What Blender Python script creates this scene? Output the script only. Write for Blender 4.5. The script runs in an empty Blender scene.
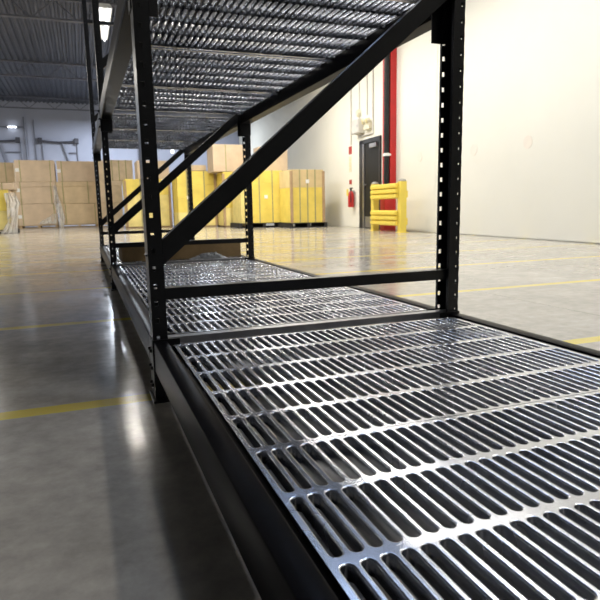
import bpy, bmesh, math, random
from mathutils import Vector, Matrix
random.seed(7)
SC = bpy.context.scene
COL = SC.collection
PI = math.pi

# ------------------------------------------------------------------ materials
def newmat(name):
    m = bpy.data.materials.new(name); m.use_nodes = True
    nt = m.node_tree; b = nt.nodes['Principled BSDF']
    return m, nt, b
def noise(nt, scale, detail=4, rough=.55, vec=None, coord='Object', stretch=None):
    tc = nt.nodes.new('ShaderNodeTexCoord')
    mp = nt.nodes.new('ShaderNodeMapping')
    nt.links.new(tc.outputs[coord], mp.inputs['Vector'])
    if stretch: mp.inputs['Scale'].default_value = stretch
    n = nt.nodes.new('ShaderNodeTexNoise')
    n.inputs['Scale'].default_value = scale; n.inputs['Detail'].default_value = detail
    n.inputs['Roughness'].default_value = rough
    nt.links.new(mp.outputs['Vector'], n.inputs['Vector'])
    return n.outputs['Fac']
def ramp(nt, fac, stops):
    r = nt.nodes.new('ShaderNodeValToRGB')
    el = r.color_ramp.elements
    el[0].position, el[0].color = stops[0][0], (*stops[0][1], 1)
    el[1].position, el[1].color = stops[-1][0], (*stops[-1][1], 1)
    for pos, c in stops[1:-1]:
        e = el.new(pos); e.color = (*c, 1)
    nt.links.new(fac, r.inputs['Fac'])
    return r.outputs['Color']
def maprange(nt, fac, a, b, c, d):
    n = nt.nodes.new('ShaderNodeMapRange')
    for k, v in zip(('From Min', 'From Max', 'To Min', 'To Max'), (a, b, c, d)): n.inputs[k].default_value = v
    nt.links.new(fac, n.inputs['Value'])
    return n.outputs['Result']
def bump(nt, b, fac, strength, dist=.002):
    n = nt.nodes.new('ShaderNodeBump'); n.inputs['Strength'].default_value = strength; n.inputs['Distance'].default_value = dist
    nt.links.new(fac, n.inputs['Height']); nt.links.new(n.outputs['Normal'], b.inputs['Normal'])
def simple(name, col, rough=.5, metal=0, var=.12, scale=8, spec=None, bmp=0, stretch=None):
    m, nt, b = newmat(name)
    f = noise(nt, scale, stretch=stretch)
    lo = tuple(c*(1-var) for c in col); hi = tuple(min(1, c*(1+var)) for c in col)
    nt.links.new(ramp(nt, f, [(.3, lo), (.7, hi)]), b.inputs['Base Color'])
    b.inputs['Roughness'].default_value = rough; b.inputs['Metallic'].default_value = metal
    if spec is not None: b.inputs['Specular IOR Level'].default_value = spec
    if bmp: bump(nt, b, f, bmp)
    return m
M = {}
M['black'] = simple('black_powder_coat', (.007, .007, .0075), .33, 0, .25, 30, .42)
M['beam'] = simple('dark_beam_paint', (.005, .005, .006), .30, 0, .25, 14, .16)
M['beam'].node_tree.nodes['Principled BSDF'].inputs['IOR'].default_value = 1.10
M['beam'].node_tree.nodes['Principled BSDF'].inputs['Specular IOR Level'].default_value = .5
def galv():
    m, nt, b = newmat('galvanised_steel')
    f = noise(nt, 26, 3); g = noise(nt, 5, 2)
    nt.links.new(ramp(nt, f, [(.3, (.46, .475, .52)), (.7, (.58, .60, .65))]), b.inputs['Base Color'])
    nt.links.new(maprange(nt, g, .3, .7, .20, .30), b.inputs['Roughness'])
    b.inputs['Metallic'].default_value = 1
    return m
M['galv'] = galv()
M['strut'] = simple('grey_strut_paint', (.30, .30, .32), .35, .75, .2, 14, .5)
M['cream'] = simple('cream_wall_paint', (.79, .772, .685), .6, 0, .025, .7, .3)
M['cream2'] = simple('cream_patch', (.80, .74, .65), .65, 0, .02, 3, .3)
M['bluewall'] = simple('grey_panel_paint', (.41, .435, .53), .7, 0, .07, .6, .3)
M['ceil'] = simple('roof_deck_paint', (.055, .062, .085), .45, .2, .2, 1.2)
M['joist'] = simple('joist_grey', (.17, .18, .22), .5, .2, .2, 4)
M['pipe'] = simple('dark_pipe', (.07, .07, .085), .5, .2, .2, 5)
M['palepipe'] = simple('pale_conduit', (.62, .60, .55), .45, .1, .06, 8)
M['greypipe'] = simple('grey_conduit', (.20, .21, .25), .5, .2, .1, 8)
M['card'] = simple('cardboard', (.60, .475, .345), .8, 0, .10, 3, .25)
M['card2'] = simple('cardboard_warm', (.61, .48, .31), .8, 0, .12, 3, .25)
M['card3'] = simple('cardboard_pale', (.66, .53, .37), .75, 0, .12, 4, .3)
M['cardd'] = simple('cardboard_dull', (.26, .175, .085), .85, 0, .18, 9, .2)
M['yellow'] = simple('yellow_print', (.78, .62, .13), .5, 0, .12, 2.5, .4)
M['yellow2'] = simple('yellow_print_pale', (.77, .65, .25), .5, 0, .16, 3, .4)
M['peach'] = simple('peach_wrap', (.68, .54, .29), .5, 0, .1, 3, .4)
M['board'] = simple('corner_board_brown', (.44, .31, .18), .8, 0, .15, 6, .2)
M['strap'] = simple('green_strap', (.36, .33, .16), .5, 0, .1, 6)
M['white'] = simple('white_paper', (.82, .82, .80), .6, 0, .03, 6)
M['wood'] = simple('pallet_wood', (.42, .30, .17), .85, 0, .2, 6, .2, .3, (1, 8, 8))
M['darkpal'] = simple('dark_pallet', (.035, .034, .034), .7, 0, .3, 5, .2)
M['guard'] = simple('safety_yellow', (.82, .64, .10), .42, 0, .05, 4, .5)
M['cap'] = simple('grey_cap', (.36, .34, .30), .6, 0, .1, 8)
M['red'] = simple('red_paint', (.50, .018, .018), .42, 0, .08, 6, .5)
M['sign_red'] = simple('sign_red', (.42, .035, .02), .5, 0, .05, 8)
M['door'] = simple('dark_door_paint', (.012, .012, .011), .5, 0, .2, 4, .25)
M['frame'] = simple('dark_door_frame', (.016, .016, .017), .4, 0, .2, 4, .5)
M['steel'] = simple('brushed_steel', (.45, .45, .46), .35, .9, .1, 10)
M['hose'] = simple('black_downpipe', (.018, .018, .018), .55, 0, .4, 14, .3)
M['ivory'] = simple('ivory_plastic', (.74, .70, .52), .4, 0, .05, 8)
M['lampy'] = simple('yellow_lamp_lens', (.80, .68, .30), .3, 0, .05, 8)
M['extlabel'] = simple('extinguisher_label', (.75, .60, .10), .5, 0, .1, 9)
def film():
    m, nt, b = newmat('plastic_film')
    f = noise(nt, 5, 5, stretch=(1, 1, .4))
    nt.links.new(maprange(nt, f, .35, .65, .18, .75), b.inputs['Alpha'])
    b.inputs['Base Color'].default_value = (.80, .78, .74, 1); b.inputs['Roughness'].default_value = .25
    bump(nt, b, f, .6, .02)
    return m
M['film'] = film()
def emit(name, col, s):
    m, nt, b = newmat(name)
    b.inputs['Base Color'].default_value = (.9, .9, .9, 1)
    b.inputs['Emission Color'].default_value = (*col, 1); b.inputs['Emission Strength'].default_value = s
    f = noise(nt, 3); nt.links.new(maprange(nt, f, 0, 1, .25, .35), b.inputs['Roughness'])
    return m
M['tube'] = emit('lamp_tube', (.93, .97, 1), 6)
M['lit'] = emit('lit_sign_face', (.95, .97, 1), 1.2)
M['sky'] = emit('skylight_glass', (.62, .77, 1), 4)

def floor_mat():
    m, nt, b = newmat('polished_concrete')
    N, L = nt.nodes, nt.links
    tc = N.new('ShaderNodeTexCoord'); sp = N.new('ShaderNodeSeparateXYZ'); L.new(tc.outputs['Object'], sp.inputs[0])
    def math_(op, a, bb=None):
        n = N.new('ShaderNodeMath'); n.operation = op
        for i, v in enumerate((a, bb)):
            if v is None: continue
            if isinstance(v, (int, float)): n.inputs[i].default_value = v
            else: L.new(v, n.inputs[i])
        return n.outputs[0]
    big = noise(nt, .35, 5, .6); mid = noise(nt, 1.6, 6, .65); fine = noise(nt, 16, 6, .7); smear = noise(nt, 2.2, 5, .65, stretch=(.8, 1.6, 1))
    c1 = ramp(nt, big, [(.3, (.45, .415, .36)), (.7, (.55, .51, .445))])
    def mul(c, fac, lo, hi, a=.3, z=.7):
        mx = N.new('ShaderNodeMix'); mx.data_type = 'RGBA'; mx.blend_type = 'MULTIPLY'; mx.inputs[0].default_value = 1
        L.new(c, mx.inputs[6]); g = maprange(nt, fac, a, z, lo, hi)
        cc = N.new('ShaderNodeCombineColor'); [L.new(g, cc.inputs[i]) for i in range(3)]
        L.new(cc.outputs[0], mx.inputs[7]); return mx.outputs[2]
    c = mul(c1, mid, .74, 1.08); c = mul(c, fine, .76, 1.10); c = mul(c, smear, .92, 1.04, .32, .62)
    # worn yellow lane lines every 1.36 m, running along X
    y = math_('SUBTRACT', sp.outputs['Y'], .05 - .68)
    fr = math_('MODULO', math_('ADD', y, 1.3607*20), 1.3607)
    d = math_('ABSOLUTE', math_('SUBTRACT', fr, .68))
    wob = math_('MULTIPLY', math_('SUBTRACT', fine, .5), .012)
    line = maprange(nt, math_('ADD', d, wob), .032, .038, 1, 0)
    wear = maprange(nt, noise(nt, 2.6, 6, .7),   .34, .48, .45, 1)
    wear = math_('MAXIMUM', wear, maprange(nt, sp.outputs['X'], .8, 1.6, 0, .92))
    leftfar = math_('MULTIPLY', maprange(nt, sp.outputs['X'], -.6, .1, 1, 0), maprange(nt, sp.outputs['Y'], 2.0, 2.8, 0, 1))
    wear = math_('MULTIPLY', wear, maprange(nt, leftfar, 0, 1, 1, .95))
    line = math_('MULTIPLY', line, math_('MULTIPLY', wear, maprange(nt, sp.outputs['Y'], 16, 16.1, 1, 0)))
    mx = N.new('ShaderNodeMix'); mx.data_type = 'RGBA'; L.new(line, mx.inputs[0]); L.new(c, mx.inputs[6])
    mx.inputs[7].default_value = (.74, .58, .10, 1); c = mx.outputs[2]
    # sawn control joints
    j1 = maprange(nt, math_('ABSOLUTE', math_('SUBTRACT', sp.outputs['X'], 2.21)), .004, .009, 1, 0)
    j2 = maprange(nt, math_('ABSOLUTE', math_('SUBTRACT', sp.outputs['Y'], 8.6)), .006, .012, 1, 0)
    j = math_('MULTIPLY', math_('MAXIMUM', j1, j2), .6)
    mx2 = N.new('ShaderNodeMix'); mx2.data_type = 'RGBA'; L.new(j, mx2.inputs[0]); L.new(c, mx2.inputs[6])
    mx2.inputs[7].default_value = (.13, .12, .10, 1)
    L.new(mx2.outputs[2], b.inputs['Base Color'])
    L.new(maprange(nt, smear, .3, .7, .10, .22), b.inputs['Roughness'])
    b.inputs['Specular IOR Level'].default_value = .55
    bump(nt, b, fine, .08, .002)
    return m
M['floor'] = floor_mat()

# ------------------------------------------------------------------ mesh helpers
def box(bm, x0, x1, y0, y1, z0, z1, bev=0, mi=0):
    r = bmesh.ops.create_cube(bm, size=1)
    vs = r['verts']
    for v in vs:
        v.co = Vector(((x0+x1)/2 + v.co.x*(x1-x0), (y0+y1)/2 + v.co.y*(y1-y0), (z0+z1)/2 + v.co.z*(z1-z0)))
    if bev:
        es = list({e for v in vs for e in v.link_edges})
        bmesh.ops.bevel(bm, geom=es, offset=bev, segments=2, profile=.5, affect='EDGES')
    return vs
def rod(bm, p0, p1, r, seg=12, r2=None):
    p0, p1 = Vector(p0), Vector(p1); d = p1 - p0
    mtx = Matrix.Translation((p0+p1)/2) @ d.to_track_quat('Z', 'Y').to_matrix().to_4x4()
    bmesh.ops.create_cone(bm, cap_ends=True, segments=seg, radius1=r, radius2=r if r2 is None else r2, depth=d.length, matrix=mtx)
def path(bm, pts, r, seg=10):
    for a, c in zip(pts, pts[1:]): rod(bm, a, c, r, seg)
    for q in pts[1:-1]: bmesh.ops.create_icosphere(bm, subdivisions=2, radius=r*1.02, matrix=Matrix.Translation(q))
def lathe(bm, prof, seg=20, c=(0, 0, 0)):
    rings = []
    for r, z in prof:
        rings.append([bm.verts.new((c[0]+r*math.cos(2*PI*k/seg), c[1]+r*math.sin(2*PI*k/seg), c[2]+z)) for k in range(seg)])
    for a, b2 in zip(rings, rings[1:]):
        for k in range(seg): bm.faces.new((a[k], a[(k+1) % seg], b2[(k+1) % seg], b2[k]))
    bm.faces.new(rings[0][::-1]); bm.faces.new(rings[-1])
def extrude_profile(bm, pts, fn, n0, n1):
    """closed profile pts (u,v) swept between n0 and n1; fn(u,v,n)->xyz"""
    a = [bm.verts.new(fn(u, v, n0)) for u, v in pts]; b2 = [bm.verts.new(fn(u, v, n1)) for u, v in pts]
    k = len(pts)
    for i in range(k): bm.faces.new((a[i], a[(i+1) % k], b2[(i+1) % k], b2[i]))
    bm.faces.new(a[::-1]); bm.faces.new(b2)
def mesh(name, bm, mat, smooth=False):
    bmesh.ops.recalc_face_normals(bm, faces=bm.faces)
    me = bpy.data.meshes.new(name)
    bm.to_mesh(me); bm.free()
    for mm in (mat if isinstance(mat, (list, tuple)) else [mat]): me.materials.append(mm)
    if smooth:
        for p in me.polygons: p.use_smooth = True
        try: me.set_sharp_from_angle(angle=math.radians(35))
        except Exception: pass
    return me
def obj(name, me, parent=None):
    o = bpy.data.objects.new(name, me); COL.objects.link(o)
    if parent: o.parent = parent
    return o
def part(name, mat, parent, build, smooth=False, label=None):
    bm = bmesh.new(); build(bm)
    o = obj(name, mesh(name, bm, mat, smooth), parent)
    if label: o['label'] = label
    return o
def tag(o, label, cat, group=None):
    o['label'] = label; o['category'] = cat
    if group: o['group'] = group
    return o
def thing(name, label, cat, loc=(0, 0, 0), rz=0, group=None):
    o = bpy.data.objects.new(name, None); COL.objects.link(o); o.empty_display_size = .1
    o.location = loc; o.rotation_euler = (0, 0, rz)
    return tag(o, label, cat, group)
def struct(name, mat, build, smooth=False):
    o = part(name, mat, None, build, smooth); o['kind'] = 'structure'; return o
def dup(root, loc, label, group=None):
    r = root.copy(); COL.objects.link(r); r.location = loc; r['label'] = label
    if group: r['group'] = group
    for ch in list(root.children):
        c = ch.copy(); COL.objects.link(c); c.parent = r
        for g in list(ch.children):
            d = g.copy(); COL.objects.link(d); d.parent = c
    return r

# ------------------------------------------------------------------ the setting
WA, WB = 6.0, .055                      # right wall: X = WA + WB*Y
WROT = -math.atan(WB)
def wallx(y, off=0): return WA + WB*y - off
BACK = 27.0; CZ = 5.35
struct('floor', M['floor'], lambda bm: box(bm, -14, 8.2, -8, BACK+.3, -.2, 0))
def wall_right(bm):
    def seg(y0, y1, z0, z1):
        extrude_profile(bm, [(wallx(y0), y0), (wallx(y1), y1), (wallx(y1)+.25, y1), (wallx(y0)+.25, y0)], lambda u, v, n: (u, v, n), z0, z1)
    seg(-8, -5.2, 0, CZ+.2); seg(-5.2, -1.8, 3.1, CZ+.2)
    ys = [-1.8, 2.15, 8.2, 14.3, 20.5, BACK]          # cast panels with a fine joint between
    for a, b2 in zip(ys, ys[1:]): seg(a, b2-.012, 0, CZ+.2)
    seg(-1.8, BACK, 0, 0.02)
struct('wall_right', M['cream'], wall_right)
def wall_back(bm):
    xs = [-14, -10.3, -6.6, -2.16, 1.6, 5.3, 7.75]
    for a, b2 in zip(xs, xs[1:]): box(bm, a, b2-.02, BACK, BACK+.25, 0, CZ+.2)
    box(bm, -14, 7.7, BACK+.03, BACK+.25, 0, CZ+.2)
struct('wall_back', M['bluewall'], wall_back)
def ceiling(bm):
    # ribbed metal roof deck, ribs along Y
    x = -14.0; pts = []
    while x < 8.3:
        pts += [(x, CZ), (x+.07, CZ), (x+.095, CZ+.05), (x+.155, CZ+.05)]; x += .18
    a = [bm.verts.new((u, -8, z)) for u, z in pts]; b2 = [bm.verts.new((u, BACK+.2, z)) for u, z in pts]
    for i in range(len(pts)-1): bm.faces.new((a[i], a[i+1], b2[i+1], b2[i]))
    box(bm, -14, 8.3, -8, BACK+.2, CZ+.08, CZ+.2)
struct('ceiling', M['ceil'], ceiling)
# open web roof joists along X
def joist_chords(bm, z):
    for dy in (-.035, .035): box(bm, -14, 7.2, dy-.02, dy+.02, z, z+.04)
def joist_web(bm):
    x = -13.9; up = True
    while x < 6.6:
        z0, z1 = (4.89, 5.29) if up else (5.29, 4.89)
        rod(bm, (x, 0, z0), (x+.5, 0, z1), .013, 6); x += .5; up = not up
J = thing('roof_joist', 'grey open web roof joist nearest the back wall', 'roof joist', (0, 25.6, 0), 0, 'roof joists')
part('bottom_chord', M['joist'], J, lambda bm: joist_chords(bm, 4.86))
part('top_chord', M['joist'], J, lambda bm: joist_chords(bm, 5.30))
part('web', M['joist'], J, joist_web)
for yv, t in ((19.4, 'second from the back wall'), (13.2, 'third from the back wall, above the wrapped yellow loads'), (7.0, 'in front of the doorway')):
    dup(J, (0, yv, 0), 'grey open web roof joist ' + t)

# ------------------------------------------------------------------ storage rack
W, B1, B2, HP = 1.061, 2.60, 2.51, .0508
FL, DP = .041, .076
def holes_strip(bm, fn, u0, u1, hc, hw, hh, zmax, phase):
    """flat strip u0..u1 by z with a rectangular hole every pitch; fn(u,z)->xyz"""
    us = [u0, hc-hw/2, hc+hw/2, u1]
    z = phase - HP/2; cuts = [0.0]
    k = 0
    prev = None
    def q(ua, ub, za, zb):
        bm.faces.new([bm.verts.new(fn(*t)) for t in ((ua, za), (ub, za), (ub, zb), (ua, zb))])
    q(u0, u1, 0, max(z, .0005))
    while z + HP < zmax:
        c = z + HP/2
        zs = [z, c-hh/2, c+hh/2, z+HP]
        for i in range(3):
            for j in range(3):
                if i == 1 and j == 1: continue
                q(us[i], us[i+1], zs[j], zs[j+1])
        z += HP
    q(u0, u1, z, zmax)
def post_mesh(name, nearc, farc):
    """C column, web at x=0, flanges towards +x, open side +x; y 0..DP"""
    bm = bmesh.new(); H = 3.05; ph = .040
    holes_strip(bm, lambda u, z: (u, 0, z), 0, FL, nearc, .0095, .014, H, ph)
    holes_strip(bm, lambda u, z: (u, DP, z), 0, FL, farc, .0115, .015, H, ph)
    holes_strip(bm, lambda u, z: (0, u, z), 0, DP/2, .0165, .006, .007, H, ph)
    holes_strip(bm, lambda u, z: (0, u, z), DP/2, DP, .060, .006, .010, H, ph)
    for y0, y1 in ((0, .011), (DP-.011, DP)):
        bm.faces.new([bm.verts.new(t) for t in ((FL, y0, 0), (FL, y1, 0), (FL, y1, H), (FL, y0, H))])
    bmesh.ops.remove_doubles(bm, verts=bm.verts, dist=.0004)
    bmesh.ops.recalc_face_normals(bm, faces=bm.faces)
    me = mesh(name, bm, M['black']); return me
post_left = post_mesh('post_left_side', .0145, .022)
post_right = post_mesh('post_right_side', .0125, .029)
post_right.transform(Matrix.Diagonal((-1, 1, 1, 1))); post_right.flip_normals()
def channel(bm, p0, p1, w, d, t=.003, openup=False):
    """C channel between p0 and p1 in the XZ plane: face w tall on the -Y side, lips d deep in Y"""
    p0, p1 = Vector(p0), Vector(p1); ax = (p1-p0).normalized(); n = Vector((-ax.z, 0, ax.x)); y = Vector((0, 1, 0))
    pr = [(-w/2, 0), (w/2, 0), (w/2, d), (w/2-.010, d), (w/2-.010, d-t), (w/2-t, d-t), (w/2-t, t), (-w/2+t, t), (-w/2+t, d-t), (-w/2+.010, d-t), (-w/2+.010, d), (-w/2, d)]
    L = (p1-p0).length
    extrude_profile(bm, pr, lambda u, v, s: p0 + ax*s + n*u + y*v, 0, L)
def make_frame(loc, label):
    t = thing('rack_upright_frame', label, 'rack frame', loc, 0, 'upright frames of the rack')
    for x, me in ((0, post_left), (W, post_right)):
        o = obj('post', me, t); o.location.x = x
        md = o.modifiers.new('t', 'SOLIDIFY'); md.thickness = .0022; md.offset = 0
        s = 1 if x == 0 else -1
        def foot(bm):
            xa, xb = sorted((x - s*.012, x + s*.075)); box(bm, xa, xb, -.022, DP+.022, 0, .007, .001)
            for yy in (-.012, DP+.012): rod(bm, (x+s*.03, yy, .006), (x+s*.03, yy, .02), .007, 8)
        part('foot_plate', M['black'], o, foot).location.x = -x
    part('horizontal_brace', M['black'], t, lambda bm: channel(bm, (.006, .018, .318), (W-.006, .018, .318), .034, .036))
    part('diagonal_brace', M['black'], t, lambda bm: channel(bm, (.012, .018, .413), (W-.006, .018, .413+.855*(W-.018)), .055, .040))
    part('diagonal_brace', M['black'], t, lambda bm: channel(bm, (.012, .018, 1.53), (W-.006, .018, 1.53+.855*(W-.018)), .050, .040))
    for z in (2.55, 2.98):
        part('horizontal_brace', M['black'], t, lambda bm: channel(bm, (.006, .018, z), (W-.006, .018, z), .034, .036))
    part('base_strut', M['strut'], t, lambda bm: channel(bm, (.006, .024, .174), (W-.006, .024, .174), .022, .034), label='low cross strut at deck height')
    return t
make_frame((0, 0, 0), 'nearest black upright rack frame with perforated posts and thick diagonal brace')
make_frame((0, B1, 0), 'middle black upright rack frame of the three, just in front of the flat carton')
make_frame((0, B1+B2, 0), 'farthest black upright rack frame of the three, past the flat carton')

BZ0, BZ1 = .090, .181
def make_beam(side, y0, y1, z1, label, bmat, near_conn=True):
    """side 0 left (outer face x=0), 1 right; step section; connectors at both ends"""
    s = 1 if side == 0 else -1; xo = 0 if side == 0 else W
    t = thing('rack_beam', label, 'rack beam', (xo, y0, z1-BZ1), 0, 'beams of the rack')
    L = y1 - y0
    r = .004
    pr = [(r, BZ0), (0, BZ0+r), (0, BZ1-r), (.0012, BZ1-.0012), (r, BZ1), (.040-r, BZ1), (.0395, BZ1-.0012), (.0405, BZ1-r), (.0405, BZ1-.016), (.066, BZ1-.016), (.068, BZ1-.018), (.068, BZ0+r), (.066, BZ0)]
    part('beam_body', bmat, t, lambda bm: extrude_profile(bm, pr, lambda u, v, n: (s*u, n, v), .004, L-.004), True)
    for yy, sg in ((0, -1), (L, 1)):
        def conn(bm):
            a, c = sorted((-s*.003, s*.076)); y_a, y_b = sorted((yy, yy - sg*.004))
            box(bm, a, c, y_a, y_b, .010, BZ1+.006)
            a, c = sorted((-s*.0045, -s*.001)); y_a, y_b = sorted((yy - sg*.004, yy + sg*.052))
            box(bm, a, c, y_a, y_b, .010, BZ1+.006)
        co = part('connector', M['black'], t, conn)
        def riv(bm):
            for z in (.045, .098, .150): rod(bm, (-s*.004, yy+sg*.020, z), (-s*.012, yy+sg*.020, z), .006, 10, .004)
        part('rivet', M['black'], co, riv)
    return t
YN = -2.48
make_beam(0, YN, -.001, BZ1, 'near dark shelf beam along the left edge of the closest deck', M['beam'])
make_beam(1, YN, -.001, BZ1, 'near dark shelf beam along the right edge of the closest deck', M['beam'])
F1a, F1b = DP+.001, B1-.001
F2a, F2b = B1+DP+.001, B1+B2-.001
ZU = 1.275
make_beam(0, F1a, F1b, BZ1, 'low left shelf beam of the first bay behind the nearest frame', M['beam'])
make_beam(1, F1a, F1b, BZ1, 'low right shelf beam of the first bay behind the nearest frame', M['beam'])
make_beam(0, F2a, F2b, BZ1, 'low left shelf beam of the farthest bay beside the flat carton', M['beam'])
make_beam(1, F2a, F2b, BZ1, 'low right shelf beam of the farthest bay beside the flat carton', M['beam'])
make_beam(0, F1a, F1b, ZU, 'raised left shelf beam under the upper deck of the first bay', M['beam'])
make_beam(1, F1a, F1b, ZU, 'raised right shelf beam under the upper deck of the first bay', M['beam'])
make_beam(0, F2a, F2b, ZU, 'raised left shelf beam under the upper deck of the farthest bay', M['beam'])
make_beam(1, F2a, F2b, ZU, 'raised right shelf beam under the upper deck of the farthest bay', M['beam'])

# ---- punched deck panel: 5 rows of 37 slots with rolled rims
def deck_mesh():
    bm = bmesh.new()
    PX, PY, NX, NY = .0254, .159, 37, 5
    hw, hl = .0107, .0738        # slot half size at the top
    r = .0027
    x_first = .0710
    def ring(cx, cy, inset, z):
        a = hw - inset; l = hl - inset - a
        pts = []
        for k in range(9):
            t = PI*k/8; pts.append((cx + a*math.cos(t), cy + l + a*math.sin(t), z))
        for k in range(9):
            t = PI + PI*k/8; pts.append((cx + a*math.cos(t), cy - l + a*math.sin(t), z))
        return [bm.verts.new(q) for q in pts]
    L0 = hl - hw
    ox, oy = PX/2, PY/2
    om = (L0 + oy)/2
    outer_half = [(ox, L0), (ox, om), (ox, oy), (ox*.45, oy), (0, oy), (-ox*.45, oy), (-ox, oy), (-ox, om), (-ox, L0)]
    smooth_faces = []
    for i in range(NX):
        for j in range(NY):
            cx, cy = x_first + i*PX, PY*(j+.5)
            out = [bm.verts.new((cx+u, cy+v, 0)) for u, v in outer_half] + [bm.verts.new((cx-u, cy-v, 0)) for u, v in outer_half]
            prof = [(0, 0)] + [(r*math.sin(t), -r*(1-math.cos(t))) for t in (PI/6, PI/3, PI/2)] + [(r, -.021)]
            rings = [out] + [ring(cx, cy, q[0], q[1]) for q in prof]
            n = 18
            for ri in range(len(rings)-1):
                a, b2 = rings[ri], rings[ri+1]
                for k in range(n):
                    f = bm.faces.new((a[k], a[(k+1) % n], b2[(k+1) % n], b2[k]))
                    f.smooth = ri > 0
    xa, xb = x_first - ox, x_first + (NX-.5)*PX
    for x0, x1 in ((.0525, xa), (xb, W-.0525)):
        bm.faces.new([bm.verts.new(t) for t in ((x0, 0, 0), (x1, 0, 0), (x1, PY*NY, 0), (x0, PY*NY, 0))])
    # folded down skirts
    for (x0, y0, x1, y1, dz) in ((.0525, 0, W-.0525, 0, .030), (.0525, PY*NY, W-.0525, PY*NY, .030), (.0525, 0, .0525, PY*NY, .0105), (W-.0525, 0, W-.0525, PY*NY, .0105)):
        bm.faces.new([bm.verts.new(t) for t in ((x0, y0, 0), (x1, y1, 0), (x1, y1, -dz), (x0, y0, -dz))])
    for y0, sg in ((0, 1), (PY*NY, -1)):
        bm.faces.new([bm.verts.new(t) for t in ((.0525, y0, -.030), (W-.0525, y0, -.030), (W-.0525, y0+sg*.016, -.030), (.0525, y0+sg*.016, -.030))])
    bmesh.ops.remove_doubles(bm, verts=bm.verts, dist=.00015)
    sm = {f.index: f.smooth for f in bm.faces}
    me = mesh('deck_panel', bm, M['galv'])
    return me
DECK = deck_mesh(); PL = .795
def deck(y, z, label):
    o = obj('punched_deck_panel', DECK); o.location = (0, y, z)
    tag(o, label, 'deck panel', 'punched steel deck panels')
zt = BZ1 - .0045
deck(-.040-PL, zt, 'slotted steel deck panel at the foot of the nearest frame, in front of it')
deck(-.041-2*PL-.001, zt, 'slotted steel deck panel closest to the viewer, in the foreground')
for k, t in enumerate(('just behind the nearest frame', 'in the middle of the first long bay', 'at the far end of the first long bay')):
    deck(.110 + k*(PL+.018), zt, 'slotted steel lower deck panel ' + t)
    deck(.110 + k*(PL+.018), zt + ZU - BZ1, 'slotted steel upper deck panel ' + t + ', overhead')
for k, t in enumerate(('under the flat carton', 'in the middle of the farthest bay', 'against the farthest frame')):
    deck(B1 + .105 + k*(PL+.006), zt, 'slotted steel lower deck panel ' + t)
    deck(B1 + .105 + k*(PL+.006), zt + ZU - BZ1, 'slotted steel upper deck panel ' + ('above the flat carton' if k == 0 else t) + ', overhead')

# flat carton and crumpled film lying on the far deck
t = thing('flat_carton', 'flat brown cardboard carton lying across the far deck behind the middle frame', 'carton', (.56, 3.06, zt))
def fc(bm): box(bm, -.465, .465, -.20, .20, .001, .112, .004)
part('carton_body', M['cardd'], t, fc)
part('tape', M['card2'], t, lambda bm: box(bm, -.466, .466, -.025, .025, .111, .1128))
bm = bmesh.new()
bmesh.ops.create_grid(bm, x_segments=26, y_segments=10, size=1)
for v in bm.verts:
    u, w_ = v.co.x, v.co.y
    h = max(0, 1-abs(u)**1.5)*max(0, 1-w_*w_)
    v.co = Vector((  .74 + u*.15, 2.775 + w_*.05, zt + .004 + h*(.022 + .030*random.random() + .022*math.exp(-((u-.45)/.3)**2))))
tag(obj('crumpled_film', mesh('crumpled_film', bm, simple('grey_film', (.20, .20, .19), .5, 0, .4, 20))), 'crumpled grey plastic film lying on the deck in front of the flat carton', 'plastic film')

# ------------------------------------------------------------------ pallets, cartons, loads at the back
def pallet(x0, x1, y0, y1, label, mat='wood', h=.12):
    t = thing('pallet', label, 'pallet', ((x0+x1)/2, (y0+y1)/2, 0), 0, 'pallets under the stacked goods')
    hx, hy = (x1-x0)/2, (y1-y0)/2
    for sx in (-1, 0, 1):
        part('stringer', M[mat], t, lambda bm: box(bm, sx*(hx-.05)-.045, sx*(hx-.05)+.045, -hy, hy, .018, h-.018))
    for k in range(5):
        yy = -hy + .055 + k*(2*hy-.11)/4
        part('deck_board', M[mat], t, lambda bm: box(bm, -hx, hx, yy-.05, yy+.05, h-.018, h))
    for k in range(3):
        yy = -hy + .055 + k*(2*hy-.11)/2
        part('bottom_board', M[mat], t, lambda bm: box(bm, -hx, hx, yy-.05, yy+.05, 0, .018))
def carton(x0, x1, y0, z0, z1, label, mat='card', depth=1.0, straps=(), tag_at=None, flap=False, group='brown cartons at the back'):
    w = x1-x0; h = z1-z0
    t = thing('cardboard_carton', label, 'carton', ((x0+x1)/2, y0+depth/2, z0), 0, group)
    part('carton_body', M[mat], t, lambda bm: box(bm, -w/2, w/2, -depth/2, depth/2, .003, h-.003, .012))
    if flap:
        part('lid', M[mat], t, lambda bm: box(bm, -w/2-.015, w/2+.015, -depth/2-.018, depth/2+.015, h-.17, h-.001, .012))
    for f in straps:
        xs = -w/2 + f*w; e = .022 if flap else .004
        def st(bm):
            box(bm, xs-.016, xs+.016, -depth/2-e, -depth/2-e+.003, .004, h-.002)
            box(bm, xs-.016, xs+.016, -depth/2-e, depth/2, h-.004, h-.0005)
        part('strap', M['strap'], t, st)
    if tag_at:
        fx, fz = tag_at; xs = -w/2+fx*w; zs = fz*h
        part('shipping_label', M['white'], t, lambda bm: box(bm, xs-.06, xs+.06, -depth/2-.008, -depth/2+.001, zs-.06, zs+.06))
    return t
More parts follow.
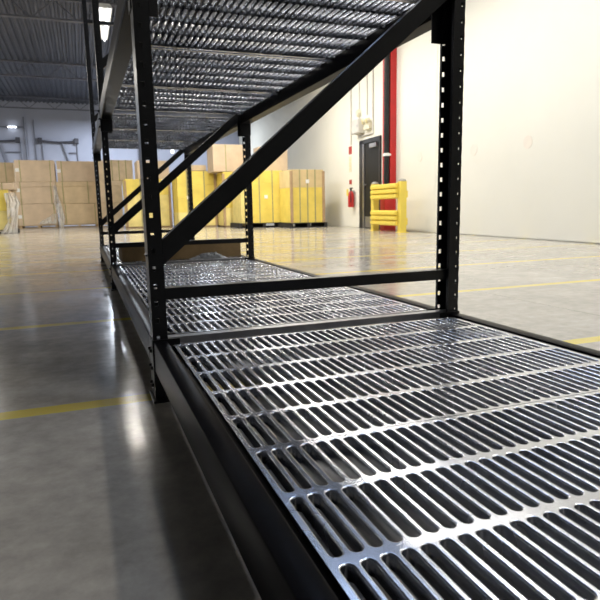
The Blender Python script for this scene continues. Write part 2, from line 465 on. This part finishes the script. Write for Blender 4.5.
# left stack of three
pallet(-2.27, -.98, 21.0, 22.0, 'low wooden pallet under the three-high brown stack on the left', h=.10)
carton(-2.28, -1.00, 21.0, .10, .86, 'brown carton at the bottom of the left three-high stack', 'card', 1, (.12, .93), (.05, .42))
carton(-2.28, -.98, 21.0, .86, 1.63, 'lidded brown carton in the middle of the left three-high stack', 'card', 1, (.12, .88), (.07, .63), True)
carton(-2.25, -.95, 21.0, 1.63, 2.39, 'brown carton on top of the left three-high stack', 'card', 1, (.13, .88), (.06, .55))
# second stack
pallet(-.93, .40, 21.0, 22.0, 'low wooden pallet under the second brown stack from the left', h=.10)
carton(-.91, .40, 21.0, .10, .85, 'warm brown carton at the bottom of the second stack', 'card2', 1, (.16, .93))
carton(-.94, .41, 21.0, .85, 1.64, 'warm brown lidded carton in the middle of the second stack', 'card2', 1, (.15, .78), None, True)
carton(-.88, .42, 21.0, 1.64, 2.37, 'pale brown carton on top of the second stack', 'card', 1, (.12,), (.05, .52))
# third stack, pale wrapped
pallet(.44, 1.24, 20.0, 21.0, 'low wooden pallet under the pale wrapped cartons behind the rack posts', h=.10)
carton(.42, 1.22, 20.0, .10, .85, 'pale wrapped carton at the bottom of the stack behind the far rack posts', 'card3', 1, (.5,))
carton(.46, 1.25, 20.0, .85, 1.61, 'pale wrapped carton in the middle of the stack behind the far rack posts', 'card3', 1, (.3,), None, True)
carton(.48, 1.66, 20.0, 1.61, 2.34, 'long pale wrapped carton on top of the stack behind the far rack posts', 'card3', 1, (.2, .4, .6, .8))
# far left: box behind the near wrapped load
pallet(-3.40, -2.36, 22.0, 23.0, 'wooden pallet at the far left behind the wrapped load', h=.10)
carton(-3.40, -2.36, 22.0, .10, .90, 'shaded brown carton at the bottom of the far left stack', 'card2', 1, ())
carton(-3.40, -2.36, 22.0, .90, 1.65, 'shaded brown carton in the middle of the far left stack', 'card2', 1, ())
carton(-3.36, -2.36, 22.0, 1.65, 2.38, 'dull brown carton on top of the far left stack', 'card2', 1, (.72,))
# wrapped load at left edge
pallet(-3.1, -1.92, 16.3, 17.3, 'dark pallet under the plastic wrapped load at the left edge', 'darkpal', .09)
carton(-3.1, -2.04, 16.3, .09, .62, 'pale yellow carton at the bottom of the plastic wrapped load at the left edge', 'yellow2', 1, (), None, False, 'cartons in the wrapped load')
carton(-3.1, -2.04, 16.3, .62, 1.20, 'bright yellow carton in the plastic wrapped load at the left edge', 'yellow', 1, (), None, False, 'cartons in the wrapped load')
carton(-3.08, -1.88, 16.32, 1.20, 1.39, 'shallow brown carton on top of the wrapped load at the left edge', 'card', .95, (.75,), None, False, 'cartons in the wrapped load')
part_board = tag(obj('cardboard_sheet', (lambda bm: (box(bm, -2.035, -1.99, 16.36, 17.25, .095, 1.19), mesh('cardboard_sheet', bm, M['card']))[1])(bmesh.new())), 'upright brown cardboard sheet on the side of the wrapped load', 'cardboard sheet')
def film_sheet(name, pts, label, depth=.05):
    """hanging crinkled film: pts list of (z, xleft, xright, y)"""
    bm = bmesh.new(); rows = []
    n = 10
    for (z, xl, xr, y) in pts:
        rows.append([bm.verts.new((xl+(xr-xl)*k/n, y - depth*random.random(), z + .02*random.random())) for k in range(n+1)])
    for a, b2 in zip(rows, rows[1:]):
        for k in range(n): bm.faces.new((a[k], a[k+1], b2[k+1], b2[k]))
    o = obj(name, mesh(name, bm, M['film'], False)); md = o.modifiers.new('t', 'SOLIDIFY'); md.thickness = .004
    tag(o, label, 'plastic film', 'white plastic stretch film')
film_sheet('stretch_film', [(.0, -2.30, -1.88, 16.22), (.3, -2.12, -1.86, 16.22), (.5, -2.10, -1.84, 16.22), (.7, -2.10, -1.80, 16.22), (.82, -2.10, -1.74, 16.22), (.95, -2.12, -1.80, 16.22), (1.1, -2.14, -1.86, 16.22)], 'torn white stretch film hanging over the load at the left edge', .06)
film_sheet('stretch_film', [(.0, -.95, -.80, 20.93), (.35, -1.00, -.74, 20.93), (.6, -1.02, -.80, 20.93), (.9, -1.06, -.84, 20.93), (1.2, -1.04, -.92, 20.93), (1.5, -1.06, -.96, 20.93)], 'white stretch film hanging between the two brown stacks', .05)
film_sheet('stretch_film', [(.14, -1.65, -1.04, 20.95), (.25, -1.5, -1.02, 20.95), (.36, -1.3, -1.02, 20.95), (.5, -1.12, -1.02, 20.95)], 'shiny torn film on the bottom carton of the left stack', .03)

# yellow strapped loads
def load(x0, x1, y0, z0, z1, label, mats=('yellow',), depth=1.1, tiers=3, straps=(.3, .6), boards=(), tag_at=None):
    w = x1-x0; h = z1-z0
    t = thing('strapped_carton_load', label, 'pallet load', ((x0+x1)/2, y0+depth/2, z0), 0, 'yellow carton loads at the back')
    th = h/tiers
    for k in range(tiers):
        mt = mats[k % len(mats)] if k < len(mats) else mats[-1]
        part('carton_tier', M[mt], t, lambda bm: box(bm, -w/2+.004*(k % 2), w/2-.006*(k % 2), -depth/2, depth/2, k*th+.001, (k+1)*th-.001, .006))
    for f in straps:
        xs = -w/2+f*w
        def st(bm):
            box(bm, xs-.018, xs+.018, -depth/2-.005, -depth/2-.001, 0, h)
            box(bm, xs-.018, xs+.018, -depth/2-.005, depth/2, h, h+.003)
        part('strap', M['strap'], t, st)
    for f in boards:
        xs = -w/2+f*w
        part('corner_board', M['board'], t, lambda bm: box(bm, xs-.035, xs+.035, -depth/2-.03, -depth/2+.03, 0, h*.97))
    if tag_at:
        fx, fz = tag_at; xs = -w/2+fx*w; zs = fz*h
        part('shipping_label', M['white'], t, lambda bm: box(bm, xs-.05, xs+.05, -depth/2-.009, -depth/2-.0055, zs-.05, zs+.05))
    return t
pallet(1.18, 2.60, 17.5, 18.6, 'low wooden pallet under the leftmost yellow load', h=.05)
load(1.18, 2.60, 17.5, .05, 1.55, 'leftmost yellow strapped load, seen behind the nearest left post', ('yellow2', 'yellow2', 'yellow'), 1.1, 3, (.33, .62), (0, .97), (.55, .62))
carton(1.60, 2.60, 17.6, 1.55, 2.14, 'tan carton on top of the leftmost yellow load', 'card', 1, (.5,))
pallet(2.66, 3.86, 16.5, 17.6, 'low wooden pallet under the second yellow load from the left', h=.05)
load(2.66, 3.86, 16.5, .05, 1.74, 'tall yellow strapped load, second from the left', ('yellow2', 'yellow', 'yellow'), 1.1, 4, (.25, .70), (.99,), (.28, .52))
o = carton(2.98, 3.60, 16.55, 1.75, 1.93, 'small shallow tan carton on the tall second yellow load', 'card2', .7, ())
pallet(3.92, 4.95, 15.6, 16.7, 'low wooden pallet under the pale yellow load behind the middle frame', h=.05)
load(3.90, 4.97, 15.6, .05, 1.66, 'pale yellow load third from the left, under the left upper brown carton', ('yellow2', 'yellow'), 1.1, 3, (.30,), (.01,), (.22, .62))
pallet(4.02, 5.52, 14.3, 15.4, 'dark pallet under the large yellow load right of the middle frame', 'darkpal', .14)
load(4.42, 5.51, 14.3, .14, 1.62, 'large bright yellow load right of the middle frame with a white label', ('yellow', 'yellow', 'yellow'), 1.1, 4, (.20, .56, .86), (), (.38, .50))
load(4.09, 4.41, 14.32, .14, 1.58, 'narrow pale yellow load wedged beside the large bright yellow load', ('yellow2',), 1.0, 3, (), (), None)
pallet(5.15, 6.28, 13.2, 14.2, 'dark pallet under the rightmost yellow load nearest the wall', 'darkpal', .14)
load(5.22, 6.16, 13.2, .14, 1.58, 'rightmost yellow load with peach topped wrap, nearest the right wall', ('yellow', 'yellow', 'peach'), 1.0, 3, (.26, .50, .74), (0.0, 1.0), (.50, .78))
carton(3.62, 4.80, 15.6, 1.665, 2.47, 'upper brown carton left of the middle frame post, on the pale yellow load', 'card', .85, (.33,))
carton(4.82, 5.72, 14.85, 1.63, 2.34, 'upper brown carton right of the middle frame post, on the large yellow load', 'card', .55, (.15,))

# ------------------------------------------------------------------ things on the back wall
def rodthing(name, pts, r, mat, label, cat, group=None):
    bm = bmesh.new(); path(bm, [Vector(p) for p in pts], r)
    o = obj(name, mesh(name, bm, M[mat], True)); tag(o, label, cat, group); return o
yb = BACK - .12
def wall_bracket(x0, x1, label, posts, rails, shadow_rods):
    t = thing('wall_bracket', label, 'wall bracket', ((x0+x1)/2, BACK-.10, 0), 0, 'dark bracket frames on the back wall')
    xc = (x0+x1)/2; hl = (x1-x0)/2
    part('bar', M['pipe'], t, lambda bm: path(bm, [Vector((-hl + 2*hl*k/8, 0, 3.7-.05*math.sin(PI*k/8))) for k in range(9)], .048, 8))
    for s in (-1, 1):
        part('end_bracket', M['pipe'], t, lambda bm: box(bm, s*hl-.09, s*hl+.09, -.09, .09, 3.6, 3.83, .01))
    for x in posts:
        part('post', M['greypipe'], t, lambda bm: rod(bm, (x-xc, .05, 0), (x-xc, .05, 3.64), .028, 8))
    for a, b in rails:
        part('rail', M['greypipe'], t, lambda bm: rod(bm, (a-xc, .05, 3.2), (b-xc, .05, 3.2), .028, 8))
    for x in shadow_rods:
        part('strut', M['greypipe'], t, lambda bm: rod(bm, (x-xc, .02, 3.65), (x+.45-xc, .02, 1.9), .045, 8))  # slanted rods stand in for soft diagonal shadows on the wall
wall_bracket(-4.3, -2.55, 'dark bracket frame with sagging bar on the back wall at the far left edge', (-2.46,), ((-3.1, -2.46),), (-3.35,))
wall_bracket(-1.66, -.14, 'dark bracket frame with sagging bar on the back wall above the second brown stack', (-1.58, -.14), ((-.5, -.14),), (-.75,))
for x, z1, lab in ((-2.25, 4.72, 'grey vertical conduit on the back wall above the left stack'), (-1.86, 4.60, 'grey vertical conduit right of the first one on the back wall'), (2.55, 4.2, 'thin conduit on the back wall seen between the near posts')):
    rodthing('conduit', [(x, BACK-.045, 0), (x, BACK-.045, z1)], .026, 'greypipe', lab, 'conduit', 'conduits on the back wall')
tag(obj('wall_sign', (lambda bm: (box(bm, -.075, .075, -.03, 0, -.15, .15, .006), mesh('wall_sign', bm, M['lit']))[1])(bmesh.new())), 'small lit white upright sign on the back wall beside the diagonal braces', 'sign').location = (4.15, BACK-.001, 3.40)

# strip lights under the roof; some unseen ones are added for brightness
def strip_light(x, y, z, label, power, length=2.4, color=(1, .95, .88), vertical=False, width=.3):
    t = thing('strip_light', label, 'ceiling light', (x, y, z), 0, 'strip lights under the roof')
    hl = length/2
    part('housing', M['white'], t, lambda bm: extrude_profile(bm, [(-width/2, -.01), (width/2, -.01), (width/3, .07), (-width/3, .07)], lambda u, v, n: (u, n, v), -hl, hl))
    for dx in (-.08, .08):
        part('tube', M['tube'], t, lambda bm: rod(bm, (dx, -hl+.05, -.035), (dx, hl-.05, -.035), .019, 10))
    for yy in (-hl*.7, hl*.7):
        part('hanger', M['joist'], t, lambda bm: rod(bm, (0, yy, .07), (0, yy, CZ+.02-z), .006, 6))
    if power:
        li = bpy.data.lights.new('lamp', 'AREA'); li.shape = 'RECTANGLE'; li.size = width; li.size_y = length
        li.energy = power; li.color = color
        lo = bpy.data.objects.new('strip_lamp', li); COL.objects.link(lo); lo.location = (x, y, z-.065)
WARM = (1, .94, .84); COOL = (.42, .60, 1)
LZ = 4.75
for y, e, lab in ((-1.0, 75, 'strip light over the right aisle behind the viewer'), (2.4, 105, 'strip light over the right aisle beside the nearest deck'), (5.8, 115, 'strip light over the right aisle beside the far bay'),
                  (9.2, 130, 'strip light over the right aisle in front of the door'), (12.6, 130, 'strip light over the right aisle in front of the rightmost load')):
    strip_light(4.1, y, LZ, lab, e, 2.4, WARM)
for x, e, lab in ((-3.6, 190, 'left added strip light of the row in front of the brown stacks'), (.6, 200, 'middle added strip light of the row in front of the brown stacks'), (3.4, 90, 'right added strip light of the row in front of the yellow loads')):  # unseen row added to brighten the carton and load fronts
    strip_light(x, 17.2 if x < 0 else 12.8, LZ, lab, e, 2.4, WARM)
for x, e, lab in ((-6.5, 260, 'left added strip light of the row along the back wall'), (1.0, 260, 'middle added strip light of the row along the back wall'), (5.0, 160, 'right added strip light of the row along the back wall')):  # unseen cool row added to lift the back wall
    strip_light(x, 24.0, LZ, lab, e, 2.4, (.80, .88, 1))
for y, e, lab in ((-.4, 30, 'cool skylight over the nearest deck'), (3.4, 35, 'cool skylight over the first long bay'), (7.2, 40, 'cool skylight over the farthest bay')):
    t = thing('skylight', 'square ' + lab, 'skylight', (2.4, y, CZ-.06), 0, 'skylights in the roof')
    part('skylight_frame', M['white'], t, lambda bm: [box(bm, *q) for q in ((-.65, -.6, -.65, .65, -.06, .05), (.6, .65, -.65, .65, -.06, .05), (-.6, .6, -.65, -.6, -.06, .05), (-.6, .6, .6, .65, -.06, .05))])
    part('skylight_pane', M['sky'], t, lambda bm: box(bm, -.6, .6, -.6, .6, 0, .02))
    li = bpy.data.lights.new('skylight_daylight', 'AREA'); li.shape = 'SQUARE'; li.size = 1.15; li.energy = e; li.color = COOL
    lo = bpy.data.objects.new('skylight_daylight', li); COL.objects.link(lo); lo.location = (2.4, y, CZ-.08)
for x, y, e, lab in ((2.0, -3.6, 60, 'added strip light behind the viewer, between the aisles'), (-4.2, 9.0, 60, 'added strip light over the left aisle past the farthest frame')):  # out-of-view lamps added to light the left floor
    strip_light(x, y, LZ, lab, e, 2.4, WARM)
# small bright lamp across the back wall
t = thing('wall_lamp', 'small bright tube lamp on the back wall at the upper left', 'lamp', (-2.72, BACK-.16, 4.26))
part('tube', M['tube'], t, lambda bm: rod(bm, (-.17, 0, 0), (.17, 0, 0), .030, 12))
part('arm', M['greypipe'], t, lambda bm: rod(bm, (-1.1, .10, .02), (.45, .10, .02), .022, 8))
part('socket', M['greypipe'], t, lambda bm: (box(bm, -.21, -.17, -.04, .14, -.05, .06), box(bm, .17, .21, -.04, .14, -.05, .06)))

# ------------------------------------------------------------------ right wall things (local frame: -x into the room, y along the wall)
def wthing(name, label, cat, y, z=0, off=0, group=None):
    return thing(name, label, cat, (wallx(y, off), y, z), WROT, group)
# door
d = obj('door_1', None); d.location = (wallx(11.26), 11.26, 0); d.rotation_euler = (0, 0, WROT); d['kind'] = 'structure'
def dframe(bm):
    box(bm, -.05, -.001, -.62, -.56, 0, 2.20); box(bm, -.05, -.001, .36, .60, 0, 2.20); box(bm, -.05, -.001, -.62, .60, 2.10, 2.20)
part('door_frame', M['frame'], d, dframe)
part('door_stop', M['steel'], d, lambda bm: box(bm, -.06, -.03, .30, .36, 0, 2.10), label='pale grey vertical strip beside the door leaf')
part('door_leaf', M['door'], d, lambda bm: box(bm, -.03, -.002, -.56, .30, .01, 2.10))
part('door_closer', M['steel'], d, lambda bm: box(bm, -.10, -.031, -.50, -.12, 1.96, 2.06, .008))
part('kick_plate', M['steel'], d, lambda bm: box(bm, -.033, -.031, -.54, .28, .03, .30))
def knob(bm):
    rod(bm, (-.03, .23, 1.09), (-.10, .23, 1.09), .018, 10); rod(bm, (-.09, .26, 1.09), (-.09, .10, 1.09), .016, 10)
part('door_handle', M['steel'], d, knob, True)
# red column with black downpipe
t = wthing('steel_column', 'red painted steel column with a black downpipe against the right wall behind the yellow guard', 'column', 10.1)
def colm(bm):
    box(bm, -.15, -.001, -.21, .18, 0, CZ, .003)
    box(bm, -.28, -.14, -.21, .02, 0, .88, .004)
part('column_section', M['red'], t, colm)
pp = part('downpipe', M['hose'], t, lambda bm: (rod(bm, (-.215, -.16, .87), (-.215, -.16, CZ), .062, 16), [rod(bm, (-.215, -.16, z), (-.215, -.16, z+.03), .067, 16) for z in (1.0, 1.2, 1.5, 2.0, 2.3, 2.6, 2.9, 3.2, 3.5, 3.8)]), True, label='black downpipe')
part('clamp', M['white'], pp, lambda bm: (rod(bm, (-.215, -.16, 1.66), (-.215, -.16, 1.72), .074, 16), box(bm, -.23, -.14, -.235, .0, 1.67, 1.71)))
# yellow guard
t = wthing('guard_rail', 'yellow steel guard rail with two ribbed rails protecting the red column', 'guard rail', 9.41, 0, .45)
for yy in (-.66, .66):
    p_ = part('guard_post', M['guard'], t, lambda bm: (box(bm, -.07, .07, yy-.07, yy+.07, 0, 1.05, .008), box(bm, -.10, .10, yy-.10, yy+.10, 0, .012)))
    part('post_cap', M['cap'], p_, lambda bm: lathe(bm, [(.078, 0), (.078, .015), (.06, .04), (.02, .05)], 16, (0, yy, 1.05)))
def rail(bm, z0):
    h = .32; pr = []
    for k in range(3):
        a = z0 + k*h/3
        pr += [(-.085, a+.004), (-.135, a+.024), (-.135, a+h/3-.024), (-.085, a+h/3-.004)]
    pr += [(-.078, z0+h), (-.078, z0)]
    extrude_profile(bm, pr, lambda u, v, n: (u, n, v), -.62, .62)
for z0 in (.70, .14):
    r_ = part('rail', M['guard'], t, lambda bm: rail(bm, z0))
for z0 in (.72, .16):
    part('rail_bracket', M['guard'], t, lambda bm: box(bm, .07, .11, -.70, -.65, z0, z0+.14))
# fire extinguisher
t = wthing('fire_extinguisher', 'red fire extinguisher hanging on the right wall left of the door', 'fire extinguisher', 12.30, .54, .10)
part('cylinder', M['red'], t, lambda bm: lathe(bm, [(.07, 0), (.08, .02), (.08, .33), (.06, .39), (.03, .42)], 18), True)
part('valve', M['frame'], t, lambda bm: (rod(bm, (0, 0, .41), (0, 0, .50), .025, 10), box(bm, -.02, .02, -.09, .05, .48, .51)))
part('hose', M['hose'], t, lambda bm: path(bm, [Vector(q) for q in ((-.02, -.03, .47), (-.05, -.10, .42), (-.05, -.11, .20), (-.06, -.10, .12))], .012, 8))
part('instruction_tag', M['extlabel'], t, lambda bm: box(bm, -.088, -.081, -.02, .10, .30, .47))
part('wall_hook', M['steel'], t, lambda bm: box(bm, .02, .099, -.02, .02, .36, .44))
# small signs
def plate(name, mat, y, z0, z1, half, label, cat='sign', extra=None):
    bm = bmesh.new(); box(bm, -.012, -.001, -half, half, 0, z1-z0, .002)
    o = obj(name, mesh(name, bm, M[mat])); o.location = (wallx(y), y, z0); o.rotation_euler = (0, 0, WROT)
    tag(o, label, cat); return o
plate('wall_sign', 'sign_red', 12.55, 1.94, 2.14, .10, 'small red sign high on the wall left of the door')
sg = plate('wall_sign', 'ivory', 12.56, 1.47, 1.88, .08, 'tall narrow ivory fire equipment sign left of the door')
part('print_line', M['lampy'], sg, lambda bm: [box(bm, -.0135, -.012, -.045, .045, z, z+.03) for z in (.06, .14, .22, .30)])
plate('wall_sign', 'sign_red', 12.54, 1.15, 1.27, .08, 'small red sign just above the fire extinguisher')
# electrical box, bell, emergency light
t = wthing('electrical_box', 'grey electrical box on the wall above the left side of the door', 'electrical box', 11.85, 2.38)
part('enclosure', M['palepipe'], t, lambda bm: box(bm, -.16, -.001, -.22, .22, 0, .35, .01))
part('door', M['palepipe'], t, lambda bm: box(bm, -.172, -.16, -.20, .20, .02, .33, .004))
part('latch', M['steel'], t, lambda bm: box(bm, -.185, -.172, -.18, -.15, .15, .20))
t = wthing('alarm_bell', 'small round alarm bell on the wall above the electrical box', 'bell', 11.92, 2.90)
part('gong', M['ivory'], t, lambda bm: (rod(bm, (-.02, 0, 0), (-.09, 0, 0), .105, 18, .07)), True)
part('back_box', M['palepipe'], t, lambda bm: box(bm, -.02, -.001, -.05, .05, -.05, .05))
t = wthing('emergency_light', 'twin headed emergency light with pale yellow lenses beside the electrical box', 'emergency light', 11.32, 2.42)
part('battery_case', M['ivory'], t, lambda bm: box(bm, -.10, -.001, -.17, .17, 0, .17, .012))
for yy in (-.13, .10):
    h_ = part('lamp_head', M['ivory'], t, lambda bm: rod(bm, (-.05, yy, .22), (-.14, yy+.02, .19), .05, 14, .065), True)
    part('lens', M['lampy'], h_, lambda bm: rod(bm, (-.14, yy+.02, .19), (-.152, yy+.023, .187), .058, 14))
def wconduit(pts, r, label):
    bm = bmesh.new(); path(bm, [Vector((-r-.002, a-11.8, z)) for a, z in pts], r)
    o = obj('conduit', mesh('conduit', bm, M['palepipe'], True)); o.location = (wallx(11.8), 11.8, 0); o.rotation_euler = (0, 0, WROT)
    tag(o, label, 'conduit', 'pale conduits on the right wall')
wconduit([(12.46, CZ), (12.46, 2.16)], .022, 'pale vertical conduit left of the electrical box down to the red sign')
wconduit([(11.93, 3.01), (11.93, CZ)], .014, 'thin pale conduit rising from the alarm bell')
wconduit([(11.44, CZ), (11.44, 2.78)], .016, 'pale conduit dropping to the emergency light, left of a pair')
wconduit([(11.09, CZ), (11.09, 2.345)], .020, 'pale conduit dropping beside the emergency light, right of a pair')
wconduit([(11.08, 2.31), (11.85, 2.31), (11.85, 2.36)], .020, 'pale conduit running under the emergency light to the electrical box')
for y, z, lab in ((6.92, 1.50, 'round cream plaster patch on the right wall, nearer the rack post'), (5.51, 1.48, 'round cream plaster patch on the right wall, right of the other'), (8.82, 1.55, 'round cream plaster patch on the right wall by the red column')):
    bm = bmesh.new(); rod(bm, (-.006, 0, 0), (-.0005, 0, 0), .10, 24)
    o = obj('wall_patch', mesh('wall_patch', bm, M['cream2'])); o.location = (wallx(y), y, z); o.rotation_euler = (0, 0, WROT)
    tag(o, lab, 'wall patch', 'round patches on the right wall')

# ------------------------------------------------------------------ dim even sky light
w = bpy.data.worlds.new('World'); SC.world = w; w.use_nodes = True
bg = w.node_tree.nodes['Background']; bg.inputs['Color'].default_value = (.80, .88, 1, 1); bg.inputs['Strength'].default_value = .05

# ------------------------------------------------------------------ camera
yaw, pitch, roll = .3585, .1609, -.0196
f0 = Vector((math.sin(yaw), math.cos(yaw), 0)); r0 = Vector((math.cos(yaw), -math.sin(yaw), 0)); u0 = Vector((0, 0, 1))
fw = f0*math.cos(pitch) - u0*math.sin(pitch); up = u0*math.cos(pitch) + f0*math.sin(pitch)
rr = r0*math.cos(roll) + up*math.sin(roll); uu = up*math.cos(roll) - r0*math.sin(roll)
cam = bpy.data.cameras.new('camera'); co = bpy.data.objects.new('camera', cam); COL.objects.link(co)
co.matrix_world = Matrix(((rr.x, uu.x, -fw.x, -.1694), (rr.y, uu.y, -fw.y, -1.6818), (rr.z, uu.z, -fw.z, .5628), (0, 0, 0, 1)))
cam.sensor_width = 36; cam.lens = 36*571.18/600; cam.clip_start = .02
cam.dof.use_dof = True; cam.dof.focus_distance = 1.25; cam.dof.aperture_fstop = 14
SC.camera = co
vs = SC.view_settings; vs.view_transform = 'Standard'; vs.look = 'None'; vs.gamma = 1; vs.use_curve_mapping = False
vs.exposure = 0.1
